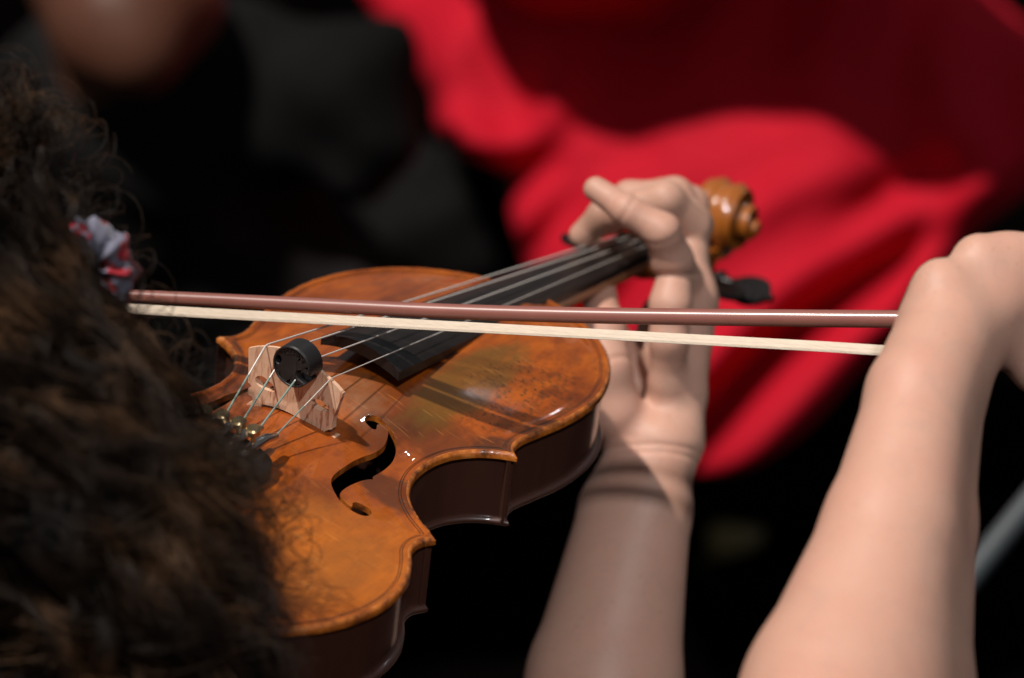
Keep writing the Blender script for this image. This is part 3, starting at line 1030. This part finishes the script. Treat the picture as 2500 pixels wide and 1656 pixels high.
right = [
    ([at(1830, 2050, 1.20), at(1945, 1600, 1.262), at(2055, 1220, 1.30), at(2122, 910, 1.333), at(2178, 775, 1.355)], [43 * mm, 36 * mm, 25 * mm, 19.5 * mm, 17 * mm], .030),
    ([at(1890, 2050, 1.24), at(2048, 1600, 1.305), at(2122, 1220, 1.342), at(2168, 910, 1.368), at(2216, 775, 1.38)], [42 * mm, 33.5 * mm, 22.5 * mm, 17 * mm, 15.5 * mm], .030),
    ([at(2176, 662, 1.362), at(2190, 730, 1.362)], [11.5 * mm, 14 * mm], .010),
    ([at(2262, 600, 1.372), at(2330, 600, 1.378), at(2440, 600, 1.386)], [10.5 * mm, 10 * mm, 11.5 * mm], .008),
    ([at(2200, 745, 1.368), at(2290, 690, 1.376), at(2440, 660, 1.39)], [16 * mm, 16 * mm, 14.5 * mm], .012),
    ([at(2216, 775, 1.372), at(2330, 735, 1.388), at(2460, 710, 1.398)], [15 * mm, 14 * mm, 12 * mm], .012),
    # knuckles and fingers draped over the stick, beyond the edge of the picture
    ([at(2440, 632, 1.385), at(2560, 660, 1.375), at(2600, 760, 1.385), at(2590, 840, 1.40)], [11 * mm, 8.6 * mm, 7.8 * mm, 6.5 * mm], .004),
    ([at(2450, 640, 1.395), at(2575, 672, 1.392), at(2620, 765, 1.40), at(2605, 845, 1.412)], [11 * mm, 8.8 * mm, 8 * mm, 6.5 * mm], .004),
    ([at(2455, 660, 1.405), at(2560, 690, 1.41), at(2600, 775, 1.416), at(2580, 840, 1.424)], [10.5 * mm, 8.4 * mm, 7.6 * mm, 6.3 * mm], .004),
    ([at(2445, 690, 1.412), at(2520, 706, 1.42), at(2550, 745, 1.426), at(2540, 765, 1.43)], [9.5 * mm, 7.4 * mm, 6.6 * mm, 5.6 * mm], .004),
    # thumb bent under the stick
    ([at(2330, 770, 1.38), at(2400, 850, 1.385), at(2470, 830, 1.395), at(2510, 790, 1.40)], [12 * mm, 10 * mm, 8.5 * mm, 7 * mm], .006),
]
lo, hi = bounds(right, .004)
zc2 = at(1880, 1990, 1.21)
lo = np.maximum(lo, np.array([-9, -9, zc2[2]]))
VRr, FR = surface_nets(blob(right, .006), lo, hi, .0019)

# trunk, head and upper arms (mostly outside the picture)
headc = at(-540, 940, 1.31)
neck_b = headc + np.array([-.03, -.03, -.17])
chest = neck_b + np.array([-.02, -.02, -.16])
hips = chest + np.array([-.02, -.06, -.36])
shL, shR = neck_b + np.array([-.06, .17, -.05]), neck_b + np.array([.02, -.21, -.06])
elL, elR = at(1330, 2050, 1.64), at(1850, 2050, 1.20)
trunk = [
    ([headc + np.array([0, 0, .02]), headc + np.array([.02, .0, -.045])], [.088, .070], .02),
    ([headc + np.array([.05, .05, -.07]), headc + np.array([.09, .075, -.06])], [.05, .012], .02),
    ([headc + np.array([-.01, -.01, -.06]), neck_b], [.058, .062], .03),
    ([neck_b, chest, hips], [.075, .13, .14], .05),
    ([shL, shR], [.062, .062], .06),
    ([shL, elL], [.053, .043], .02),
    ([shR, elR], [.056, .0455], .02),
]
lo, hi = bounds(trunk, .02)
VT_, FT_ = surface_nets(blob(trunk, .01), lo, hi, .009)
Vall = np.vstack([VL, VRr, VT_])
Fall = np.vstack([FL, FR + len(VL), FT_ + len(VL) + len(VRr)])
bod = mesh('body', loc(Vall), Fall, M_skin, player)
bod.data.polygons.foreach_set('use_smooth', [True] * len(bod.data.polygons))

# dark sleeveless top
M_top = make_cloth('black_cotton', (.008, .007, .007), .9, 0)
shirt = [([neck_b + np.array([0, 0, -.01]), chest, hips], [.105, .15, .16], .05), ([shL + np.array([0, .0, -.005]), shR + np.array([0, 0, -.005])], [.072, .072], .06),
         ([shL, shL * .6 + elL * .4], [.066, .060], .03), ([shR, shR * .6 + elR * .4], [.066, .062], .03)]
lo, hi = bounds(shirt, .03)
Vs, Fs = surface_nets(blob(shirt, .01), lo, hi, .011)
sh_o = mesh('shirt', loc(Vs), Fs, M_top, player)
sh_o.data.polygons.foreach_set('use_smooth', [True] * len(sh_o.data.polygons))

# curly hair: locks that wind as they fall from the head over the shoulder
M_curl = mat('dark_brown_hair', (.045, .026, .015), .5, Specular_IOR_Level=.22)
_t = NT(M_curl)
_t.link(_t.ramp(_t.noise(_t.coord(), 26, 3), [(.36, (.004, .002, .0013)), (.52, (.019, .0095, .0048)), (.68, (.085, .042, .019))]), _t.bsdf.inputs['Base Color'])
SV, SF = [], []
nv = 0


def lock(path, n, spread, curl_r, turns, rad=.00021, seg=48, fuzz=.0006):
    """path: world control points of the lock's axis"""
    global nv
    axis = cr(path, 12)
    s = np.linspace(0, 1, seg)
    ai = np.linspace(0, 1, len(axis))
    A = np.stack([np.interp(s, ai, axis[:, q]) for q in range(3)], 1)
    T = np.gradient(A, axis=0)
    N = np.cross(T, CZ); N /= np.linalg.norm(N, axis=1)[:, None] + 1e-9
    B = np.cross(T, N); B /= np.linalg.norm(B, axis=1)[:, None] + 1e-9
    ph0 = rng.uniform(0, 6.28)
    hand = rng.choice([-1, 1])
    for q in range(n):
        ph = ph0 + rng.normal(0, .22)
        tn_ = turns * (1 + rng.normal(0, .05))
        off = rng.normal(0, spread, 2)
        cr_ = curl_r * (1 + rng.normal(0, .2)) * (.25 + .75 * np.clip(s * 2.2, 0, 1))
        an = ph + hand * 2 * math.pi * tn_ * s + .5 * np.sin(3.1 * s * tn_ + ph)
        f1 = rng.normal(0, fuzz); f2 = rng.normal(0, fuzz)
        a = cr_ * np.cos(an) + off[0] * (.5 + s) + f1 * np.sin(9 * s + ph)
        b = cr_ * np.sin(an) + off[1] * (.5 + s) + f2 * np.cos(7 * s + ph)
        e = int(seg * rng.uniform(.75, 1.0))
        P = (A + N * a[:, None] + B * b[:, None])[:e]
        Tg = np.gradient(P, axis=0)
        Ng = np.cross(Tg, CZ); Ng /= np.linalg.norm(Ng, axis=1)[:, None] + 1e-9
        Bg = np.cross(Tg, Ng); Bg /= np.linalg.norm(Bg, axis=1)[:, None] + 1e-9
        rr = (rad * np.clip((1 - s[:e]) * 3 + .35, 0, 1))[:, None]
        v_ = np.stack([P + Ng * rr, P + (Bg * .87 - Ng * .5) * rr, P + (-Bg * .87 - Ng * .5) * rr], 1).reshape(-1, 3)
        SV.append(v_)
        m = np.arange(e - 1)[:, None] * 3; j = np.arange(3)[None]; j2 = (j + 1) % 3
        SF.append((np.stack([m + j, m + j2, m + 3 + j2, m + 3 + j], -1).reshape(-1, 4)) + nv)
        nv += len(v_)


def rand_lock(x0, y0, d0, x1, y1, d1, bend, n=7, spread=.003, cr_=.006, turns=4, jit=60):
    j = lambda s=1.0: rng.normal(0, jit * s)
    d0, d1 = d0 + .055, d1 + .055
    a = (x0 + j(), y0 + j(), d0 + rng.normal(0, .012)); c = (x1 + j(.8), y1 + j(.8), d1 + rng.normal(0, .010))
    m = ((a[0] + c[0]) / 2 + bend[0] + j(.6), (a[1] + c[1]) / 2 + bend[1] + j(.6), (a[2] + c[2]) / 2 - .012)
    lock([at(*a), at(*m), at(*c)], n, spread, cr_, turns)


EDGE_Y = [200, 480, 640, 740, 830, 900, 950, 1000, 1050, 1120, 1200, 1300, 1400, 1500]
EDGE_X = [150, 200, 235, 290, 360, 425, 485, 550, 610, 665, 705, 725, 715, 740]


def edge(y): return float(np.interp(y, EDGE_Y, EDGE_X))


# loose curls at the crown
for i in range(46):
    x = rng.uniform(-120, 20); y = rng.uniform(230, 470)
    rand_lock(x, y, 1.285, x + rng.uniform(90, 190), y + rng.uniform(-40, 120), 1.28, (0, -40), 6, .0016, rng.uniform(.007, .012), rng.uniform(1.6, 3), 20)
# waves running along the edge of the hair, from the crown down to the tailpiece
for i in range(80):
    u = rng.uniform(0, 1)
    y0 = 330 + 420 * u; y1 = y0 + rng.uniform(220, 380)
    rand_lock(edge(y0) - rng.uniform(70, 150), y0, 1.265, edge(y1) - rng.uniform(10, 70), y1, 1.275, (-12, 20), 12, .0013, rng.uniform(.002, .006), rng.uniform(1.5, 3), 16)
# the main fall over the shoulder
for i in range(190):
    w = rng.uniform(0, 1)
    x0, y0 = rng.uniform(-260, 60), 400 + 560 * w
    y1 = y0 + rng.uniform(480, 800)
    x1 = edge(y1) - abs(rng.normal(0, 150)) - 10
    rand_lock(x0, y0, 1.20 + .02 * rng.uniform(), x1, y1, 1.25 - .05 * w, (-60, -10), 18, .0013, rng.uniform(.003, .009), rng.uniform(1.8, 3.4), 20)
for i in range(150):
    w = rng.uniform(0, 1)
    x0, y0 = rng.uniform(-260, 200), 800 + 420 * w
    y1 = y0 + rng.uniform(350, 620)
    x1 = edge(y1) - abs(rng.normal(0, 160)) - 10
    rand_lock(x0, y0, 1.17, x1, y1, 1.215 - .03 * w, (-30, -20), 18, .0014, rng.uniform(.004, .010), rng.uniform(1.6, 3.0), 22)
for i in range(60):
    u = rng.uniform(0, 1)
    rand_lock(-150 + 480 * u, 1360 + rng.uniform(-60, 120), 1.2, 120 + 560 * u, 1570 + rng.uniform(-60, 90), 1.21, (40, -30), 10, .004, .007, 3, 34)
# hair lying over the skull on the near side
cdir = lambda x, y, z: (C2W @ np.array([x, y, z])) / math.sqrt(x * x + y * y + z * z)
for i in range(170):
    a = headc + cdir(rng.normal(.1, .35), -.9, rng.normal(-.1, .4)) * .108
    b = headc + cdir(rng.uniform(.25, 1.0), rng.normal(-.15, .35), -rng.uniform(.15, 1.0)) * .118
    y1 = rng.uniform(1150, 1800)
    c = at(edge(min(y1, 1500)) - rng.uniform(60, 520), y1, rng.uniform(1.23, 1.28))
    lock([a, b, (b * .45 + c * .55) + cdir(.6, -.3, -.3) * .012, c], 17, .0014, rng.uniform(.003, .009), rng.uniform(1.5, 3), seg=52)
# stray single hairs
for i in range(70):
    y = rng.uniform(250, 1350)
    xb = np.interp(y, [200, 480, 640, 830, 1000, 1250, 1400], [170, 220, 265, 420, 600, 660, 640])
    rand_lock(xb - 90, y - 60, 1.27, xb + rng.uniform(0, 55), y + 60, 1.28, (40, -20), 1, .001, rng.uniform(.004, .010), rng.uniform(1.2, 3), 20)
hv = np.vstack(SV)
hf = np.vstack(SF)
me = bpy.data.meshes.new('hair')
me.vertices.add(len(hv)); me.vertices.foreach_set('co', loc(hv).astype(np.float32).ravel())
me.loops.add(hf.size); me.loops.foreach_set('vertex_index', hf.astype(np.int32).ravel())
me.polygons.add(len(hf)); me.polygons.foreach_set('loop_start', (np.arange(len(hf)) * 4).astype(np.int32))
me.polygons.foreach_set('use_smooth', np.ones(len(hf), bool))
me.update(calc_edges=True)
hair = link('hair', me, M_curl, player)
hair['label'] = 'dark brown curly hair falling over the shoulder'

# patterned band tied in the hair: a gathered cloth ring
M_band = make_cloth('flowered_cloth', (.34, .36, .46), .8, .2)
_t = NT(M_band)
vor = _t.add('ShaderNodeTexVoronoi', Scale=120.0, Randomness=1.0)
_t.link(_t.coord(), vor.inputs['Vector'])
fl = _t.ramp(vor.outputs['Distance'], [(.46, (1, 1, 1)), (.54, (0, 0, 0))])
col = _t.mix(fl, (.17, .17, .23), (.34, .016, .028))
core = _t.ramp(vor.outputs['Distance'], [(.10, (1, 1, 1)), (.16, (0, 0, 0))])
_t.link(_t.mix(core, col, (.45, .20, .17)), _t.bsdf.inputs['Base Color'])
V, F = [], []
NA, NB = 64, 22
bc = at(212, 615, 1.315)
e1, e2, e3 = C2W @ np.array([1, 0, .25]), C2W @ np.array([.1, 1, .2]), C2W @ np.array([0, -.2, 1])
for i in range(NA):
    a = 2 * math.pi * i / NA
    c = e1 * math.cos(a) + e2 * math.sin(a) * 1.1
    ru = 1 + .16 * math.sin(9 * a + .6) + .10 * math.sin(17 * a)
    for j in range(NB):
        b = 2 * math.pi * j / NB
        r = .0066 * ru * (1 + .12 * math.sin(5 * b + 7 * a))
        V.append(bc + c * (.0100 + r * math.cos(b)) + e3 * r * 1.3 * math.sin(b))
for i in range(NA):
    for j in range(NB):
        F.append((i * NB + j, ((i + 1) % NA) * NB + j, ((i + 1) % NA) * NB + (j + 1) % NB, i * NB + (j + 1) % NB))
band = fix_normals(mesh('hair_band', loc(np.array(V)), F, M_band, player, 80))
band['label'] = 'blue-grey hair band printed with red flowers'

# ================================================================ NEIGHBOUR IN RED
M_red = make_cloth('red_satin', (.62, .007, .026), .8, 0)
redp = empty('person', Matrix.Translation(Vector(at(1600, 800, 3.1).tolist())))
tag(redp, 'neighbour in a loose bright red dress behind the violin, out of focus', 'person')
RI = np.array(redp.matrix_world.inverted())
atr = lambda x, y, d: at(x, y, d * 1.25)
OUTL = cr([(800, -60), (865, 40), (955, 150), (1000, 225), (1008, 290), (1060, 352), (1140, 388), (1182, 420), (1180, 490), (1205, 580), (1250, 700), (1310, 830), (1390, 950), (1490, 1050), (1600, 1096), (1720, 1085), (1850, 1005), (1960, 885), (2060, 760), (2130, 650), (2250, 540), (2400, 430), (2560, 300), (2500, 160), (2380, 60), (2250, -60), (2100, -220), (1700, -330), (1200, -300), (900, -190), (800, -60)], 8)[:-1]
N_o = len(OUTL)
cx, cy = 1600., 330.
NRr = 46
front = []
for i in range(NRr + 1):
    rho = i / NRr
    P = np.array([cx, cy]) + (OUTL - [cx, cy]) * rho
    x, y = P[:, 0], P[:, 1]
    dome = math.sqrt(max(0, 1 - rho ** 2.2))
    dep = 2.64 - .07 * dome - .00007 * (x - 1000) - .00013 * np.clip(y - 250, -400, 2000)
    # hanging folds: run from the upper left shoulder round to the lower right
    q = ((x - 1150) * .55 + (y - 250) * .83)           # distance across the lower folds
    along = ((x - 1150) * .83 - (y - 250) * .55)
    low = np.clip((y - 330) / 260, 0, 1)
    f1 = np.sin(q / 33 + 1.3 * np.sin(along / 190) + x / 260) * .025 + np.sin(q / 66 + along / 260 + .8) * .030 + np.sin(q / 19 + along / 110 + 1.2 * np.sin(along / 120)) * .006
    up = 1 - low
    f2 = np.sin(x / 46 + 1.1 * np.sin(y / 120)) * .014 + np.sin(x / 110 + y / 260) * .020
    # swag at the left
    sw = np.hypot((x - 1150) / 150, (y - 170) / 190)
    f3 = -.022 * np.exp(-((sw - .95) / .30) ** 2) * np.clip((y - 40) / 120, 0, 1)
    m = min(1, rho * 1.5) * (1 - .35 * rho ** 8)
    d = dep + (f1 * low + f2 * up) * m + f3 * m
    front.append(np.array([atr(a, b_, c) for a, b_, c in zip(x, y, d)]))
back = []
for rho in (1.0, .9, .6, .3):
    P = np.array([cx, cy]) + (OUTL - [cx, cy]) * rho
    back.append(np.array([atr(a, b_, 2.68 - .00007 * (a - 1000) - .00013 * max(b_ - 250, -400) + .16 * math.sqrt(1 - rho ** 2)) for a, b_ in P]))
V = np.vstack(front[1:] + back)
F = []
R_ = len(front) - 1 + len(back)
for i in range(R_ - 1):
    for j in range(N_o):
        F.append((i * N_o + j, i * N_o + (j + 1) % N_o, (i + 1) * N_o + (j + 1) % N_o, (i + 1) * N_o + j))
F.append(tuple(range(N_o))); F.append(tuple((R_ - 1) * N_o + j for j in range(N_o)))
dress = fix_normals(mesh('dress', V @ RI[:3, :3].T + RI[:3, 3], F, M_red, redp, 70))
# her unseen upper body, leaned forward to shade the dress top: chest, arms, head
rb = [
    ([atr(1650, 700, 2.70), atr(1550, 200, 2.72), atr(1450, -200, 2.68), atr(1300, -430, 2.48)], [.10, .11, .11, .09], .04),
    ([atr(1300, -430, 2.52), atr(1230, -760, 2.43)], [.05, .05], .03),
    ([atr(1220, -840, 2.40), atr(1210, -940, 2.38)], [.085, .09], .03),
    ([atr(1180, -440, 2.45), atr(1780, -420, 2.41)], [.055, .06], .04),
    ([atr(1780, -420, 2.41), atr(2080, -300, 2.37), atr(1960, -560, 2.28)], [.052, .042, .028], .02),
    ([atr(1180, -440, 2.46), atr(1120, -260, 2.54), atr(1240, -560, 2.40)], [.05, .042, .028], .02),
    ([atr(1960, -560, 2.33), atr(1900, -620, 2.29)], [.03, .02], .01),
    ([atr(1240, -560, 2.40), atr(1270, -640, 2.37)], [.03, .02], .01),
]
rb = [(p, [r * 1.25 for r in rr], k * 1.25) for p, rr, k in rb]
lo, hi = bounds(rb, .02)
Vb, Fb_ = surface_nets(blob(rb, .02), lo, hi, .010)
b_o = mesh('body', Vb @ RI[:3, :3].T + RI[:3, 3], Fb_, M_skin, redp)
b_o.data.polygons.foreach_set('use_smooth', [True] * len(b_o.data.polygons))
slv = [
    ([atr(1600, 300, 2.74), atr(1450, -200, 2.68), atr(1300, -430, 2.46)], [.12, .13, .11], .04),
    ([atr(1230, -430, 2.45), atr(1780, -410, 2.41)], [.075, .085], .05),
    ([atr(1780, -420, 2.41), atr(2080, -300, 2.37)], [.085, .078], .03),
]
slv = [(p, [r * 1.25 for r in rr], k * 1.25) for p, rr, k in slv]
lo, hi = bounds(slv, .03)
Vb, Fb_ = surface_nets(blob(slv, .03), lo, hi, .012)
bl = mesh('bodice', Vb @ RI[:3, :3].T + RI[:3, 3], Fb_, M_red, redp)
bl.data.polygons.foreach_set('use_smooth', [True] * len(bl.data.polygons))

# ================================================================ PLAYER IN BLACK, FAR BEHIND
M_black = make_cloth('black_wool', (.009, .008, .0088), .85, 0)
_t = NT(M_black)
_t.link(_t.ramp(_t.noise(_t.coord(), 5.5, 3, .6), [(.42, (.001, .0009, .0009)), (.56, (.004, .0035, .0036)), (.70, (.020, .0165, .017))]), _t.bsdf.inputs['Base Color'])
blk = empty('person', Matrix.Translation(Vector(at(500, 700, 3.3).tolist())))
tag(blk, 'player in black clothes at the upper left, far out of focus', 'person')
BI = np.array(blk.matrix_world.inverted())
hb = [
    ([at(265, -60, 3.0), at(280, 40, 2.97)], [.080, .066], .03),
    ([at(300, 110, 2.95), at(320, 130, 2.94)], [.040, .035], .03),
    ([at(260, 60, 3.04), at(330, 330, 3.15)], [.055, .06], .03),
    ([at(330, 330, 3.15), at(420, 900, 3.35)], [.12, .14], .05),
    ([at(300, 30, 2.97), at(400, 20, 3.0)], [.055, .045], .03),
]
lo, hi = bounds(hb, .02)
Vb, Fb_ = surface_nets(blob(hb, .02), lo, hi, .011)
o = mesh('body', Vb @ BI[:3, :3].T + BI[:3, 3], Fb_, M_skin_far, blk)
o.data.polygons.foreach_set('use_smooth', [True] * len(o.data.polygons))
cl = [
    ([at(330, 300, 3.16), at(430, 900, 3.36)], [.15, .19], .06),
    ([at(560, 260, 3.12), at(820, 190, 3.1), at(860, 340, 3.08)], [.075, .06, .045], .05),
    ([at(450, 620, 3.65), at(780, 520, 3.5), at(1010, 540, 3.45)], [.12, .11, .09], .05),
    ([at(560, 800, 3.25), at(800, 760, 3.2)], [.10, .085], .05),
]


def cl_f(p, f=blob(cl, .03)):
    n = .010 * np.sin(p[:, 0] * 42 + 2.2 * np.sin(p[:, 2] * 21)) * np.sin(p[:, 2] * 33 + p[:, 1] * 14)
    return f(p) + n.astype(np.float32)


lo, hi = bounds(cl, .04)
Vb, Fb_ = surface_nets(cl_f, lo, hi, .012)
o = mesh('clothes', Vb @ BI[:3, :3].T + BI[:3, 3], Fb_, M_black, blk)
o.data.polygons.foreach_set('use_smooth', [True] * len(o.data.polygons))

# ================================================================ SMALL THINGS ON THE GROUND


def leaf(x, y, size, rot, m, label):
    # where the sight line meets the ground
    d = 1.0
    p0, p1 = at(x, y, 1.0), at(x, y, 2.0)
    k = p0[2] / (p0[2] - p1[2])
    g_ = p0 + (p1 - p0) * k
    half_ = cr([(0, 0), (.12, .20), (.35, .34), (.62, .27), (.85, .10), (1, 0)], 5)
    outl = np.vstack([half_, (half_[1:-1] * [1, -1])[::-1]]) * size
    p2, t2, b2 = region(outl, [], np.array([(size * k_, size * .001) for k_ in np.linspace(.1, .9, 8)]))
    zc_ = .004 + .25 * np.abs(p2[:, 1]) + .06 * size * np.sin(p2[:, 0] / size * 4)
    c_, s_2 = math.cos(rot), math.sin(rot)
    pos = lambda p, dz: np.stack([p[:, 0] * c_ - p[:, 1] * s_2, p[:, 0] * s_2 + p[:, 1] * c_, zc_ + dz], 1)
    o = solid('fallen_leaf', p2, t2, b2, lambda p: pos(p, .0006), lambda p: pos(p, -.0002), m, None, 60)
    o.location = (g_[0], g_[1], .012)
    st_ = tube('stalk', [(0, 0, .005), (-size * .2 * c_, -size * .2 * s_2, .012), (-size * .38 * c_, -size * .38 * s_2, .006)], .0011, m, o, 6)
    return tag(o, label, 'leaf')


M_leafy = make_cloth('yellow_leaf', (.13, .095, .025), .6, 0)
M_leafb = make_cloth('tan_leaf', (.30, .19, .10), .6, 0)
M_leafg = make_cloth('grey_leaf', (.22, .20, .17), .6, 0)
leaf(1655, 1320, .085, .9, M_leafy, 'yellow fallen leaf on the dark ground between the two forearms')

# thin metal leg of a music stand at the right edge
M_steel = mat('grey_steel', (.06, .07, .078), .5)
pa, pb = at(2232, 1345, 2.1), at(2560, 940, 2.1)
pd = (pb - pa) / np.linalg.norm(pb - pa)
foot = pa - pd * (pa[2] / pd[2])
headp = pa + pd * .55
stand = empty('music_stand', Matrix.Translation(Vector(foot.tolist())))
tag(stand, 'blurred grey metal stand slanting behind the bow arm at the right edge', 'music stand')
tube('pole', [np.zeros(3), pa - foot, pb - foot, headp - foot], .0085, M_steel, stand, 16)
dx_, up_ = np.array([.5, .85, 0.0]) / math.hypot(.5, .85), np.cross(pd, np.array([.5, .85, 0.0])); up_ /= np.linalg.norm(up_)
V = [headp - foot + dx_ * a * .23 + pd * (b * .16 + .16) + up_ * c * .0015 for c in (-1, 1) for a, b in ((-1, -1), (1, -1), (1, 1), (-1, 1))]
fix_normals(mesh('desk', V, [(0, 1, 2, 3), (4, 5, 6, 7), (0, 1, 5, 4), (1, 2, 6, 5), (2, 3, 7, 6), (3, 0, 4, 7)], M_steel, stand))
